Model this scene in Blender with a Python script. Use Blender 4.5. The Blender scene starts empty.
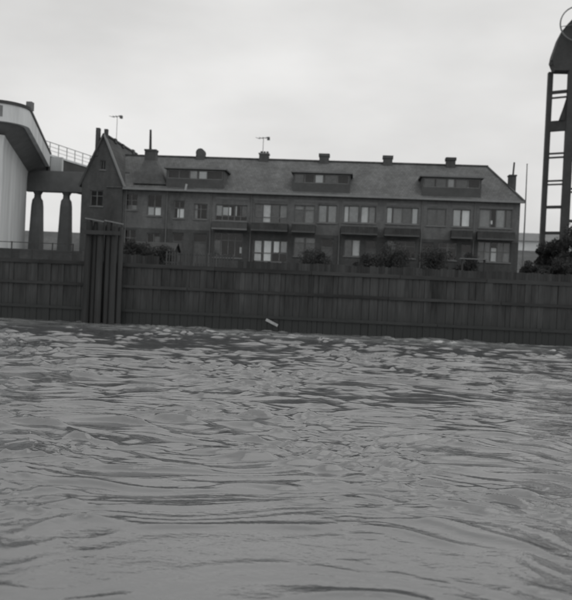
import bpy, math, random
import numpy as np
from mathutils import Vector, Matrix

R = math.radians
rng = random.Random(7)
scn = bpy.context.scene
col = scn.collection

# ------------------------------------------------------------------ camera
# World: X runs along the quay, Y away from the camera, water at z = 0.
F_PX = 780.0
YAW, ROLL, PITCH = 5.0, 2.6, -math.degrees(math.atan(12 / F_PX))
th, ph, rl = R(YAW), R(PITCH), R(ROLL)
fw = Vector((-math.sin(th), math.cos(th), 0)); rt = Vector((math.cos(th), math.sin(th), 0)); up = Vector((0, 0, 1))
fw2 = fw * math.cos(ph) + up * math.sin(ph); up2 = up * math.cos(ph) - fw * math.sin(ph)
rt3 = rt * math.cos(rl) + up2 * math.sin(rl); up3 = up2 * math.cos(rl) - rt * math.sin(rl)
cam_d = bpy.data.cameras.new('camera'); cam = bpy.data.objects.new('camera', cam_d); col.objects.link(cam)
cam_d.sensor_fit = 'HORIZONTAL'; cam_d.sensor_width = 36; cam_d.lens = F_PX / 572 * 36
cam_d.clip_start = 0.1; cam_d.clip_end = 6000
m = Matrix((rt3, up3, -fw2)).transposed().to_4x4(); m.translation = Vector((0, 0, 3.0))
cam.matrix_world = m
cam_d.dof.use_dof = True; cam_d.dof.focus_distance = 16.0; cam_d.dof.aperture_fstop = 1.15
scn.camera = cam

# ------------------------------------------------------------------ sky and light (bright overcast, black and white film)
SUN_EL, SUN_AZ = 55.0, 88.0             # azimuth clockwise from +Y: light comes from the right
wd = bpy.data.worlds.new('World'); scn.world = wd; wd.use_nodes = True
wn, wl = wd.node_tree.nodes, wd.node_tree.links
bg = wn['Background']
sky = wn.new('ShaderNodeTexSky'); sky.sky_type = 'NISHITA'; sky.sun_disc = False
sky.sun_elevation = R(SUN_EL); sky.sun_rotation = R(SUN_AZ); sky.dust_density = 6; sky.air_density = 1.0
bw = wn.new('ShaderNodeRGBToBW'); wl.new(sky.outputs[0], bw.inputs[0])
# cloud deck: soft grey-white variation all round, the same in every direction
tc = wn.new('ShaderNodeTexCoord'); mp = wn.new('ShaderNodeMapping'); mp.inputs['Scale'].default_value = (1.6, 1.6, 4.0)
nz = wn.new('ShaderNodeTexNoise'); nz.inputs['Scale'].default_value = 1.3; nz.inputs['Detail'].default_value = 5; nz.inputs['Roughness'].default_value = 0.5
wl.new(tc.outputs['Generated'], mp.inputs[0]); wl.new(mp.outputs[0], nz.inputs['Vector'])
mr = wn.new('ShaderNodeMapRange'); mr.inputs['From Min'].default_value = 0.3; mr.inputs['From Max'].default_value = 0.7
mr.inputs['To Min'].default_value = 6.3; mr.inputs['To Max'].default_value = 9.2
wl.new(nz.outputs[0], mr.inputs['Value'])
mx = wn.new('ShaderNodeMix'); mx.data_type = 'FLOAT'; mx.inputs[0].default_value = 0.93
wl.new(bw.outputs[0], mx.inputs[2]); wl.new(mr.outputs[0], mx.inputs[3])
cmb = wn.new('ShaderNodeCombineColor')
for i, k in enumerate((1.0, 0.995, 0.985)):
    mm = wn.new('ShaderNodeMath'); mm.operation = 'MULTIPLY'; mm.inputs[1].default_value = k
    wl.new(mx.outputs[0], mm.inputs[0]); wl.new(mm.outputs[0], cmb.inputs[i])
wl.new(cmb.outputs[0], bg.inputs['Color']); bg.inputs['Strength'].default_value = 0.1
sd = bpy.data.lights.new('sun', 'SUN'); sd.energy = 0.6; sd.angle = R(80); sd.color = (1, 0.99, 0.97)
so = bpy.data.objects.new('sun', sd); col.objects.link(so)
az, el = R(SUN_AZ), R(SUN_EL)
sdir = Vector((math.sin(az) * math.cos(el), math.cos(az) * math.cos(el), math.sin(el)))
so.rotation_euler = sdir.to_track_quat('Z', 'Y').to_euler(); so.location = (60, -40, 60)
vs = scn.view_settings
vs.view_transform = 'Standard'; vs.look = 'None'; vs.exposure = 0.0; vs.gamma = 1.0; vs.use_curve_mapping = False
scn.cycles.max_bounces = 6; scn.cycles.transparent_max_bounces = 8
scn.cycles.use_denoising = True

# ------------------------------------------------------------------ materials
TINT = (0.97, 1.0, 1.01)
MATS = {}
def mat(name, v, var=0.25, scale=1.0, rough=0.85, bump=0.0, bump_scale=20.0, stretch=(1, 1, 1), spec=0.3, fine=6.0, per_obj=0.0):
    """grey surface: two octaves of wear noise in world space, optional bump, optional variation from piece to piece"""
    mt = bpy.data.materials.new(name); mt.use_nodes = True
    n, l = mt.node_tree.nodes, mt.node_tree.links
    p = n['Principled BSDF']; p.inputs['Roughness'].default_value = rough; p.inputs['Specular IOR Level'].default_value = spec
    g = n.new('ShaderNodeNewGeometry'); mpn = n.new('ShaderNodeMapping'); mpn.inputs['Scale'].default_value = stretch
    l.new(g.outputs['Position'], mpn.inputs[0])
    a = n.new('ShaderNodeTexNoise'); a.inputs['Scale'].default_value = scale; a.inputs['Detail'].default_value = 6; a.inputs['Roughness'].default_value = 0.6
    b = n.new('ShaderNodeTexNoise'); b.inputs['Scale'].default_value = scale * fine; b.inputs['Detail'].default_value = 4
    l.new(mpn.outputs[0], a.inputs['Vector']); l.new(mpn.outputs[0], b.inputs['Vector'])
    ad = n.new('ShaderNodeMath'); ad.operation = 'MULTIPLY_ADD'; ad.inputs[1].default_value = 0.45
    l.new(b.outputs[0], ad.inputs[0]); l.new(a.outputs[0], ad.inputs[2])
    r = n.new('ShaderNodeMapRange'); r.inputs['From Min'].default_value = 0.45; r.inputs['From Max'].default_value = 1.0
    r.inputs['To Min'].default_value = v * (1 - var); r.inputs['To Max'].default_value = v * (1 + var)
    l.new(ad.outputs[0], r.inputs['Value'])
    out = r.outputs[0]
    if per_obj:
        oi = n.new('ShaderNodeObjectInfo'); q = n.new('ShaderNodeMapRange')
        q.inputs['To Min'].default_value = 1 - per_obj; q.inputs['To Max'].default_value = 1 + per_obj
        l.new(oi.outputs['Random'], q.inputs['Value'])
        mu = n.new('ShaderNodeMath'); mu.operation = 'MULTIPLY'; l.new(out, mu.inputs[0]); l.new(q.outputs[0], mu.inputs[1]); out = mu.outputs[0]
    cc = n.new('ShaderNodeCombineColor')
    for i in range(3):
        mu = n.new('ShaderNodeMath'); mu.operation = 'MULTIPLY'; mu.inputs[1].default_value = TINT[i]
        l.new(out, mu.inputs[0]); l.new(mu.outputs[0], cc.inputs[i])
    l.new(cc.outputs[0], p.inputs['Base Color'])
    if bump:
        bn = n.new('ShaderNodeTexNoise'); bn.inputs['Scale'].default_value = bump_scale; bn.inputs['Detail'].default_value = 5
        l.new(mpn.outputs[0], bn.inputs['Vector'])
        bp = n.new('ShaderNodeBump'); bp.inputs['Strength'].default_value = bump; bp.inputs['Distance'].default_value = 0.03
        l.new(bn.outputs[0], bp.inputs['Height']); l.new(bp.outputs[0], p.inputs['Normal'])
    MATS[name] = mt
    return mt

def pattern_mat(name, v, kind, var=0.22):
    """brickwork or pantiles: the pieces are far under a pixel or two here, so the material carries them"""
    mt = mat(name, v, var * 1.7, 0.5, 0.9, stretch=(1, 1, 0.45))
    n, l = mt.node_tree.nodes, mt.node_tree.links
    p = n['Principled BSDF']; g = [x for x in n if x.type == 'NEW_GEOMETRY'][0]
    sp = n.new('ShaderNodeSeparateXYZ'); l.new(g.outputs['Position'], sp.inputs[0])
    ad = n.new('ShaderNodeMath'); l.new(sp.outputs[0], ad.inputs[0]); l.new(sp.outputs[1], ad.inputs[1])
    cv = n.new('ShaderNodeCombineXYZ')
    if kind == 'brick':
        l.new(ad.outputs[0], cv.inputs[0])
    else:
        l.new(sp.outputs[0], cv.inputs[0])
    l.new(sp.outputs[2], cv.inputs[1])
    br = n.new('ShaderNodeTexBrick')
    br.inputs['Scale'].default_value = 1.0
    if kind == 'brick':
        br.inputs['Brick Width'].default_value = 0.22; br.inputs['Row Height'].default_value = 0.065; br.inputs['Mortar Size'].default_value = 0.006
    else:
        br.inputs['Brick Width'].default_value = 0.24; br.inputs['Row Height'].default_value = 0.2; br.inputs['Mortar Size'].default_value = 0.012
    br.inputs['Color1'].default_value = (0.86, 0.86, 0.86, 1); br.inputs['Color2'].default_value = (1.1, 1.1, 1.1, 1)
    br.inputs['Mortar'].default_value = (1.15, 1.15, 1.15, 1) if kind == 'brick' else (0.5, 0.5, 0.5, 1)
    l.new(cv.outputs[0], br.inputs['Vector'])
    old = p.inputs['Base Color'].links[0].from_socket
    mx = n.new('ShaderNodeMix'); mx.data_type = 'RGBA'; mx.blend_type = 'MULTIPLY'; mx.inputs[0].default_value = 0.85
    l.new(old, mx.inputs[6]); l.new(br.outputs['Color'], mx.inputs[7]); l.new(mx.outputs[2], p.inputs['Base Color'])
    bp = n.new('ShaderNodeBump'); bp.inputs['Strength'].default_value = 0.5; bp.inputs['Distance'].default_value = 0.02
    l.new(br.outputs['Fac'], bp.inputs['Height']); bp.invert = True; l.new(bp.outputs[0], p.inputs['Normal'])
    return mt

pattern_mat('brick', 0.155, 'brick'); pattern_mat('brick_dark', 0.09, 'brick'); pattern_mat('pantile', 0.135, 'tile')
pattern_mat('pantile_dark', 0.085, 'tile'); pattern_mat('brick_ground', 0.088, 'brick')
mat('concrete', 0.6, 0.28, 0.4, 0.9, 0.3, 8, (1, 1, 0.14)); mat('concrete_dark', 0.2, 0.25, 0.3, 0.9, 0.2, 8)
mat('stone_trim', 0.19, 0.2, 1.2); mat('gutter', 0.25, 0.2, 0.8); mat('wood_dark', 0.055, 0.35, 1.5, 0.9, 0.6, 12, (1, 1, 0.12), per_obj=0.25)
mat('dolphin_timber', 0.045, 0.4, 0.9, per_obj=.1, stretch=(1, 1, .12)); mat('tarred_pile', 0.058, 0.6, 1.1, 0.85, 0.8, 9, (1, 1, 0.12), per_obj=0.11)
mat('tarred_beam', 0.05, 0.4, 0.9, 0.85, 0.6, 9, (0.15, 1, 1), per_obj=0.2)
mat('wood_grey', 0.085, 0.3, 1.5, 0.9, 0.5, 12, (1, 1, 0.12), per_obj=0.2); mat('pale_wood', 0.42, 0.25, 2.0)
mat('white_paint', 0.17, 0.25, 2.0, 0.6); mat('frame_dark', 0.12, 0.25, 2.0, 0.6); mat('board', 0.09, 0.2, 1.0); mat('zinc', 0.17, 0.2, 1.0, 0.6)
mat('steel_dark', 0.055, 0.3, 0.6, 0.7); mat('steel_mid', 0.16, 0.3, 0.6, 0.7); mat('wire', 0.2, 0.1, 1.0)
mat('curtain_pale', 0.88, 0.1, 3.0); mat('curtain_mid', 0.62, 0.2, 3.0); mat('curtain_dim', 0.25, 0.25, 3.0)
mat('balcony_board', 0.06, 0.3, 1.5, per_obj=.15); mat('balcony_slab', 0.1, 0.2, 1.0); mat('room', 0.1, 0.3, 1.0)
mat('grass', 0.12, 0.35, 0.3, 1.0); mat('earth', 0.12, 0.35, 0.5, 1.0); mat('leaf', 0.05, 0.45, 1.2, 0.8, per_obj=0.2); mat('bark', 0.07, 0.3, 2.0)
mat('haze_pale', 0.7, 0.12, 0.3)  # distance haze put into the colour of the far block

def tide_band(name):
    mt = MATS[name]; n, l = mt.node_tree.nodes, mt.node_tree.links; p = n['Principled BSDF']
    g = n.new('ShaderNodeNewGeometry'); sp = n.new('ShaderNodeSeparateXYZ'); l.new(g.outputs['Position'], sp.inputs[0])
    m1 = n.new('ShaderNodeMapping'); m1.inputs['Scale'].default_value = (1, 1, 0.25); l.new(g.outputs['Position'], m1.inputs[0])
    nz = n.new('ShaderNodeTexNoise'); nz.inputs['Scale'].default_value = 1.6; nz.inputs['Detail'].default_value = 6; nz.inputs['Roughness'].default_value = 0.65; l.new(m1.outputs[0], nz.inputs['Vector'])
    ad = n.new('ShaderNodeMath'); ad.operation = 'MULTIPLY_ADD'; ad.inputs[1].default_value = -2.6; l.new(nz.outputs[0], ad.inputs[0]); l.new(sp.outputs[2], ad.inputs[2])
    r = n.new('ShaderNodeMapRange'); r.inputs['From Min'].default_value = -0.55; r.inputs['From Max'].default_value = 0.75; l.new(ad.outputs[0], r.inputs['Value'])
    old = p.inputs['Base Color'].links[0].from_socket
    mx = n.new('ShaderNodeMix'); mx.data_type = 'RGBA'; mx.inputs[6].default_value = (0.034, 0.037, 0.037, 1); l.new(r.outputs[0], mx.inputs[0]); l.new(old, mx.inputs[7]); l.new(mx.outputs[2], p.inputs['Base Color'])
    q = n.new('ShaderNodeMapRange'); q.inputs['To Min'].default_value = 0.45; q.inputs['To Max'].default_value = 0.88; l.new(r.outputs[0], q.inputs['Value']); l.new(q.outputs[0], p.inputs['Roughness'])
tide_band('tarred_pile'); tide_band('tarred_beam')

def glass_mat():
    mt = bpy.data.materials.new('glass'); mt.use_nodes = True
    n, l = mt.node_tree.nodes, mt.node_tree.links
    n.remove(n['Principled BSDF']); o = n['Material Output']
    t = n.new('ShaderNodeBsdfTransparent'); t.inputs[0].default_value = (0.95, 0.96, 0.96, 1)
    g = n.new('ShaderNodeBsdfGlossy'); g.inputs['Roughness'].default_value = 0.03
    f = n.new('ShaderNodeFresnel'); f.inputs['IOR'].default_value = 1.6
    x = n.new('ShaderNodeMixShader'); l.new(f.outputs[0], x.inputs[0]); l.new(t.outputs[0], x.inputs[1]); l.new(g.outputs[0], x.inputs[2])
    l.new(x.outputs[0], o.inputs[0]); MATS['glass'] = mt
glass_mat()

def water_mat():
    mt = bpy.data.materials.new('river_water'); mt.use_nodes = True
    n, l = mt.node_tree.nodes, mt.node_tree.links
    p = n['Principled BSDF']; p.inputs['Base Color'].default_value = (0.084, 0.087, 0.09, 1)
    p.inputs['Roughness'].default_value = 0.1; p.inputs['IOR'].default_value = 2.3; p.inputs['Specular IOR Level'].default_value = 0.5
    g = n.new('ShaderNodeNewGeometry'); mpn = n.new('ShaderNodeMapping'); mpn.inputs['Scale'].default_value = (0.55, 1, 1)
    l.new(g.outputs['Position'], mpn.inputs[0])
    a = n.new('ShaderNodeTexNoise'); a.inputs['Scale'].default_value = 4.5; a.inputs['Detail'].default_value = 5; a.inputs['Roughness'].default_value = 0.52; a.inputs['Distortion'].default_value = 0.6
    l.new(mpn.outputs[0], a.inputs['Vector'])
    bp = n.new('ShaderNodeBump'); bp.inputs['Strength'].default_value = 0.2; bp.inputs['Distance'].default_value = 0.05
    l.new(a.outputs[0], bp.inputs['Height'])
    c = n.new('ShaderNodeTexNoise'); c.inputs['Scale'].default_value = 17; c.inputs['Detail'].default_value = 4; l.new(mpn.outputs[0], c.inputs['Vector'])
    b2 = n.new('ShaderNodeBump'); b2.inputs['Strength'].default_value = 0.22; b2.inputs['Distance'].default_value = 0.018
    l.new(c.outputs[0], b2.inputs['Height']); l.new(bp.outputs[0], b2.inputs['Normal']); l.new(b2.outputs[0], p.inputs['Normal'])
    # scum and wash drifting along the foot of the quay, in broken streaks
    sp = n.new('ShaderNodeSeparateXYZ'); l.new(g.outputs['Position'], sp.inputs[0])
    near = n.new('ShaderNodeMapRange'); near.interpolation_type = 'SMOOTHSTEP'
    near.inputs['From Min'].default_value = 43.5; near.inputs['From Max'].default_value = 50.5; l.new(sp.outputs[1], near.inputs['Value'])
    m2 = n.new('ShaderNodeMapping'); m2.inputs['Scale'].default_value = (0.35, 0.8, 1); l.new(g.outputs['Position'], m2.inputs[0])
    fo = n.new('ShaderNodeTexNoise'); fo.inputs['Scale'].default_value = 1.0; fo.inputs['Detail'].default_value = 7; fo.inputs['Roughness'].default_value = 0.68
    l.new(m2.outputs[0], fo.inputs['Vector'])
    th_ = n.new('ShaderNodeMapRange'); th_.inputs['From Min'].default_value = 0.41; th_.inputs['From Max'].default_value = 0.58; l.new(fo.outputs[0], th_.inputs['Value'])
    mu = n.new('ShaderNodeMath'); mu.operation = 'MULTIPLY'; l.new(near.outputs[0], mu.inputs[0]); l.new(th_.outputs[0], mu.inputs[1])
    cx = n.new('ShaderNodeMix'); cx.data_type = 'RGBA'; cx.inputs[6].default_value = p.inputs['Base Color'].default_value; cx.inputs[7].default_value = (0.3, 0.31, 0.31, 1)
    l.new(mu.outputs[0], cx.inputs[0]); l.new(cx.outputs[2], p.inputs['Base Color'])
    MATS['water'] = mt
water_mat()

# ------------------------------------------------------------------ mesh helpers
class MB:
    def __init__(s): s.v = []; s.f = []
    def add(s, vs, fs):
        o = len(s.v); s.v += [tuple(v) for v in vs]; s.f += [tuple(i + o for i in f) for f in fs]; return s
    def box(s, x0, x1, y0, y1, z0, z1, rz=0.0, rx=0.0, ry=0.0):
        vs = [Vector((x, y, z)) for z in (z0, z1) for y in (y0, y1) for x in (x0, x1)]
        if rz or rx or ry:
            c = Vector(((x0 + x1) / 2, (y0 + y1) / 2, (z0 + z1) / 2)); M = Matrix.Rotation(rz, 3, 'Z') @ Matrix.Rotation(ry, 3, 'Y') @ Matrix.Rotation(rx, 3, 'X')
            vs = [c + M @ (v - c) for v in vs]
        return s.add(vs, [(0, 2, 3, 1), (4, 5, 7, 6), (0, 1, 5, 4), (2, 6, 7, 3), (0, 4, 6, 2), (1, 3, 7, 5)])
    def bar(s, a, b, w, h=None):
        """square bar from a to b"""
        a, b = Vector(a), Vector(b); h = h or w; d = (b - a).normalized()
        u = d.cross(Vector((0, 0, 1))); u = Vector((1, 0, 0)) if u.length < 1e-4 else u.normalized(); n = u.cross(d)
        vs = [p + u * (sx * w / 2) + n * (sy * h / 2) for p in (a, b) for sx, sy in ((-1, -1), (1, -1), (1, 1), (-1, 1))]
        return s.add(vs, [(0, 1, 2, 3), (7, 6, 5, 4), (0, 4, 5, 1), (1, 5, 6, 2), (2, 6, 7, 3), (3, 7, 4, 0)])
    def tube(s, pts, rads, n=8):
        pts = [Vector(p) for p in pts]; vs = []; fs = []
        for i, p in enumerate(pts):
            d = (pts[min(i + 1, len(pts) - 1)] - pts[max(i - 1, 0)]).normalized()
            u = d.cross(Vector((0, 1, 0))); u = d.cross(Vector((1, 0, 0))) if u.length < 1e-3 else u; u.normalize(); w = d.cross(u)
            for k in range(n):
                t = 2 * math.pi * k / n; vs.append(p + (u * math.cos(t) + w * math.sin(t)) * rads[i])
        for i in range(len(pts) - 1):
            for k in range(n):
                fs.append((i * n + k, i * n + (k + 1) % n, (i + 1) * n + (k + 1) % n, (i + 1) * n + k))
        fs.append(tuple(range(n - 1, -1, -1))); fs.append(tuple((len(pts) - 1) * n + k for k in range(n)))
        return s.add(vs, fs)
    def prism(s, poly, a, b, axis='y'):
        """extrude a 2-D outline: axis y -> outline is (x, z); axis z -> outline is (x, y); axis x -> outline is (y, z)"""
        mk = {'y': lambda p, t: (p[0], t, p[1]), 'z': lambda p, t: (p[0], p[1], t), 'x': lambda p, t: (t, p[0], p[1])}[axis]
        n = len(poly); vs = [mk(p, a) for p in poly] + [mk(p, b) for p in poly]
        fs = [tuple(range(n - 1, -1, -1)), tuple(range(n, 2 * n))] + [(i, (i + 1) % n, n + (i + 1) % n, n + i) for i in range(n)]
        return s.add(vs, fs)
    def frustum(s, c0, w0, d0, z0, c1, w1, d1, z1):
        vs = [(c[0] + sx * w / 2, c[1] + sy * d / 2, z) for c, w, d, z in ((c0, w0, d0, z0), (c1, w1, d1, z1)) for sx, sy in ((-1, -1), (1, -1), (1, 1), (-1, 1))]
        return s.add(vs, [(3, 2, 1, 0), (4, 5, 6, 7), (0, 1, 5, 4), (1, 2, 6, 5), (2, 3, 7, 6), (3, 0, 4, 7)])
    def build(s, name, mt, parent=None, smooth=False, fix=True):
        me = bpy.data.meshes.new(name); me.from_pydata(s.v, [], s.f)
        if fix:
            import bmesh
            b = bmesh.new(); b.from_mesh(me); bmesh.ops.recalc_face_normals(b, faces=b.faces); b.to_mesh(me); b.free()
        me.materials.append(MATS[mt]); me.update()
        if smooth:
            for p in me.polygons: p.use_smooth = True
        o = bpy.data.objects.new(name, me); col.objects.link(o)
        if parent is not None: attach(o, parent)
        return o

def attach(o, parent):
    o.parent = parent
    o.matrix_parent_inverse = parent_world(parent).inverted()
def parent_world(p):
    w = Matrix.LocRotScale(p.location, p.rotation_euler, p.scale)
    return parent_world(p.parent) @ p.matrix_parent_inverse @ w if p.parent else w
def tag(o, label=None, cat=None, group=None, kind=None):
    for k, v in (('label', label), ('category', cat), ('group', group), ('kind', kind)):
        if v: o[k] = v
    return o
def thing(name, loc, label, cat, group=None, rz=0):
    o = bpy.data.objects.new(name, None); col.objects.link(o); o.location = loc; o.rotation_euler = (0, 0, rz); o.empty_display_size = 0.3
    return tag(o, label, cat, group)
def piece(src, parent, loc=None, rot=None, scale=None):
    """a copy that shares its mesh, as a part of parent"""
    c = src.copy(); col.objects.link(c)
    if loc is not None: c.location = loc
    if rot is not None: c.rotation_euler = rot
    if scale is not None: c.scale = scale
    c.parent = parent
    return c

# ------------------------------------------------------------------ river
def make_water():
    nr = np.random.default_rng(11)
    ys = [4.5]
    while ys[-1] < 53.25: ys.append(ys[-1] + max(0.024, 0.0027 * ys[-1]))
    ys = np.array([-300, -120, -50, -20, -8, -3, 0, 2, 3.4] + ys)
    NC = 620
    t = np.linspace(-1, 1, NC)
    core = t[None, :] * (0.60 * np.maximum(ys, 5)[:, None] + 5)
    side = np.array([1.15, 1.5, 2.5, 6.0])
    wmax = (0.60 * np.maximum(ys, 5)[:, None] + 5)
    X = np.concatenate([-(wmax * side[None, ::-1]) - np.array([400, 0, 0, 0])[None], core, wmax * side[None] + np.array([0, 0, 0, 400])[None]], 1)
    Y = np.repeat(ys[:, None], X.shape[1], 1)
    cell = np.maximum(0.0027 * np.abs(Y), 2 * wmax / NC) * 1.0
    # slow warp so the crests wander
    def slow(x, y, L, seed):
        q = np.random.default_rng(seed); r = 0
        for _ in range(7):
            k = 2 * np.pi / (L * q.uniform(0.6, 1.7)); a = q.uniform(0, 2 * np.pi)
            r = r + np.sin(k * (np.cos(a) * x + np.sin(a) * y) + q.uniform(0, 6.28))
        return r / 2.6
    wx = X + 0.30 * slow(X, Y, 2.6, 1) + 0.9 * slow(X, Y, 9, 2); wy = Y + 0.16 * slow(X, Y, 1.9, 3) + 0.6 * slow(X, Y, 7, 4)
    patch = np.clip(0.62 + 0.40 * slow(X * 0.4, Y, 7.5, 5) + 0.25 * slow(X * 0.5, Y, 3.0, 8), 0.1, 1.4)      # ruffled and smoother patches
    patch2 = np.clip(0.6 + 0.5 * slow(X * 0.6, Y, 2.8, 6), 0.05, 1.4)
    def band(N, l0, l1, spread, skew):
        z = np.zeros_like(X); tot = 0
        for _ in range(N):
            L = np.exp(nr.uniform(np.log(l0), np.log(l1))); a = nr.normal(-np.pi / 2, spread); k = 2 * np.pi / L
            lod = np.clip((L / cell - 2.0) / 2.5, 0, 1)
            ph = k * (np.cos(a) * wx + np.sin(a) * wy) + nr.uniform(0, 6.28)
            z += (L / l1) * np.sin(ph + skew * np.cos(ph)) * lod; tot += 0.5 * (L / l1) ** 2
        return z / np.sqrt(tot)
    def peaky(z, g): return (np.exp(g * np.clip(z, -3, 2.4)) - np.exp(g * g / 2)) / g
    swell = band(12, 2.0, 5.0, 0.45, 0.0); chop = band(64, 0.34, 1.55, 0.4, 0.0); rip = band(44, 0.16, 0.42, 0.5, 0.0)
    wind = 1.0 + 0.4 * np.clip((Y - 13) / 16, 0, 1)                # open midstream is rougher than the lee of the boat
    Z = 0.008 * swell + wind * (0.0195 * peaky(chop, 0.55) * (0.3 + 0.85 * patch) + 0.0078 * peaky(rip, 0.6) * patch2 * (0.2 + 0.9 * patch))
    Y = Y - 0.2 * np.clip(Z, -0.1, 0.2) * np.clip((52 - Y) / 3, 0, 1)      # crests lean towards the near shore
    # wash running along the foot of the quay
    n, mcol = X.shape
    V = np.stack([X, Y, Z], -1).reshape(-1, 3)
    idx = np.arange(n * mcol).reshape(n, mcol)
    Fq = np.stack([idx[:-1, :-1], idx[:-1, 1:], idx[1:, 1:], idx[1:, :-1]], -1).reshape(-1, 4)
    me = bpy.data.meshes.new('water')
    me.vertices.add(len(V)); me.vertices.foreach_set('co', V.ravel())
    me.loops.add(Fq.size); me.loops.foreach_set('vertex_index', Fq.ravel())
    me.polygons.add(len(Fq)); me.polygons.foreach_set('loop_start', np.arange(len(Fq)) * 4)
    me.polygons.foreach_set('use_smooth', np.ones(len(Fq), dtype=bool))
    me.update(calc_edges=True); me.validate()
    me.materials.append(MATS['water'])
    o = bpy.data.objects.new('water', me); col.objects.link(o); tag(o, kind='structure', label='choppy grey river water in the foreground')
make_water()

# ------------------------------------------------------------------ land
GZ = 4.15
g = MB(); g.box(-900, 900, 53.5, 4000, -2, GZ); tag(g.build('ground', 'earth'), kind='structure', label='quay ground behind the timber river wall')
e = MB(); e.prism([(98, GZ - 0.3), (111, 9.7), (116, 9.9), (130, GZ - 0.3)], -500, 500, 'x')
tag(e.build('embankment', 'grass'), kind='structure', label='low grassy dyke far behind the houses')

# ------------------------------------------------------------------ quay wall
QY = 53.0
quay = thing('quay_wall', (-5, QY, 0), 'dark tarred timber river wall along the whole waterfront below the houses', 'quay wall')
variants = []
for k in range(4):
    w = 0.46; mb = MB()
    ch = 0.006 + 0.004 * k
    mb.prism([(-w / 2 + 0.003, 0.14), (-w / 2 + 0.003, ch), (-w / 2 + 0.003 + ch, 0), (w / 2 - 0.003 - ch, 0), (w / 2 - 0.003, ch), (w / 2 - 0.003, 0.14)], -1.5, 0, 'z')
    v0 = mb.v
    mb.v = [(x, y, z if z < -1 else 0.0) for x, y, z in v0]
    variants.append(mb)
meshes = []
for k, mb in enumerate(variants):
    mb.v = [(x, y, -1.5 if z < -1 else 4.0) for x, y, z in mb.v]
    o = mb.build('plank', 'tarred_pile'); meshes.append(o.data); bpy.data.objects.remove(o)
x = -47.0; i = 0
while x < 38:
    o = bpy.data.objects.new('plank', meshes[rng.randrange(4)]); col.objects.link(o); o.parent = quay
    ws = rng.uniform(0.7, 1.25); x += 0.46 * (ws - 1) / 2; o.scale = (ws, 1, 1)
    o.location = (x + 5, rng.uniform(-0.02, 0.02) + (0.02 if i % 2 else 0), rng.uniform(-0.05, 0.03)); o.rotation_euler = (rng.uniform(-0.006, 0.006), rng.uniform(-0.004, 0.004), rng.uniform(-0.03, 0.03))
    x += 0.46 * (1 + ws) / 2; i += 1
MB().box(-48, 39, QY + 0.2, QY + 0.55, -1.5, 3.9).build('backing', 'tarred_beam', quay)
for z, dy in ((2.62, 0.0), (0.95, 0.0)):
    xx = -47.5
    while xx < 38:
        L = rng.uniform(6.5, 8.5)
        MB().box(xx, xx + L - 0.03, QY - 0.1 + rng.uniform(-0.02, 0.01), QY - 0.02, z - 0.1, z + 0.1).build('waler', 'tarred_beam', quay); xx += L
xx = -47.5
while xx < 38:
    L = rng.uniform(5, 7)
    MB().box(xx, xx + L - 0.02, QY - 0.08 + rng.uniform(-0.015, 0.015), QY + 0.5, 3.97 + rng.uniform(-0.01, 0.01), 4.23).build('cap_beam', 'tarred_beam', quay); xx += L
for k in (2, 11):      # fender piles standing a little proud of the planking
    xf = -45 + k * 5.9 + rng.uniform(-0.8, 0.8)
    MB().tube([(xf, QY - 0.14, -1.5), (xf, QY - 0.14, 3.4), (xf, QY - 0.14, 3.9)], [0.14, 0.13, 0.11], 9).build('fender_pile', 'tarred_pile', quay)

# mooring dolphin in front of the gable
dol = thing('mooring_dolphin', (-17.3, 51.6, 0), 'tall cluster of timber mooring piles with pale tops before the gabled wing', 'mooring piles')
for px, py, top, r in ((-18.35, 51.5, 7.05, .22), (-17.95, 51.75, 6.95, .2), (-17.5, 51.45, 6.9, .22), (-16.95, 51.55, 7.0, .19), (-16.55, 51.45, 6.8, .2), (-16.2, 51.75, 6.65, .19), (-17.2, 52.0, 6.8, .2), (-18.2, 52.1, 6.7, .2)):
    pl = MB().tube([(px + 0.05 * (px + 17.3), py + 0.75, -1.5), (px, py + 0.75, top - 0.12), (px, py + 0.75, top)], [r * 1.1, r, r * 0.8], 9).build('pile', 'dolphin_timber', dol)
for z in (6.2,):
    MB().box(-18.65, -15.95, 51.85, 52.0, z - 0.14, z + 0.14).build('waler', 'dolphin_timber', dol)
MB().bar((-18.62, 52.2, 7.16), (-17.3, 52.25, 6.97), 0.3, 0.09).build('top_board', 'stone_trim', dol)
MB().bar((-17.25, 52.25, 7.06), (-16.0, 52.3, 6.86), 0.3, 0.09).build('top_board', 'stone_trim', dol)
bp_ = MB(); bp_.box(-5.95, -5.05, 52.62, 52.68, 0.52, 0.7, ry=0.43)
tag(bp_.build('loose_board', 'pale_wood'), 'short pale board hanging aslant on the river wall just above water', 'board')

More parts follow.
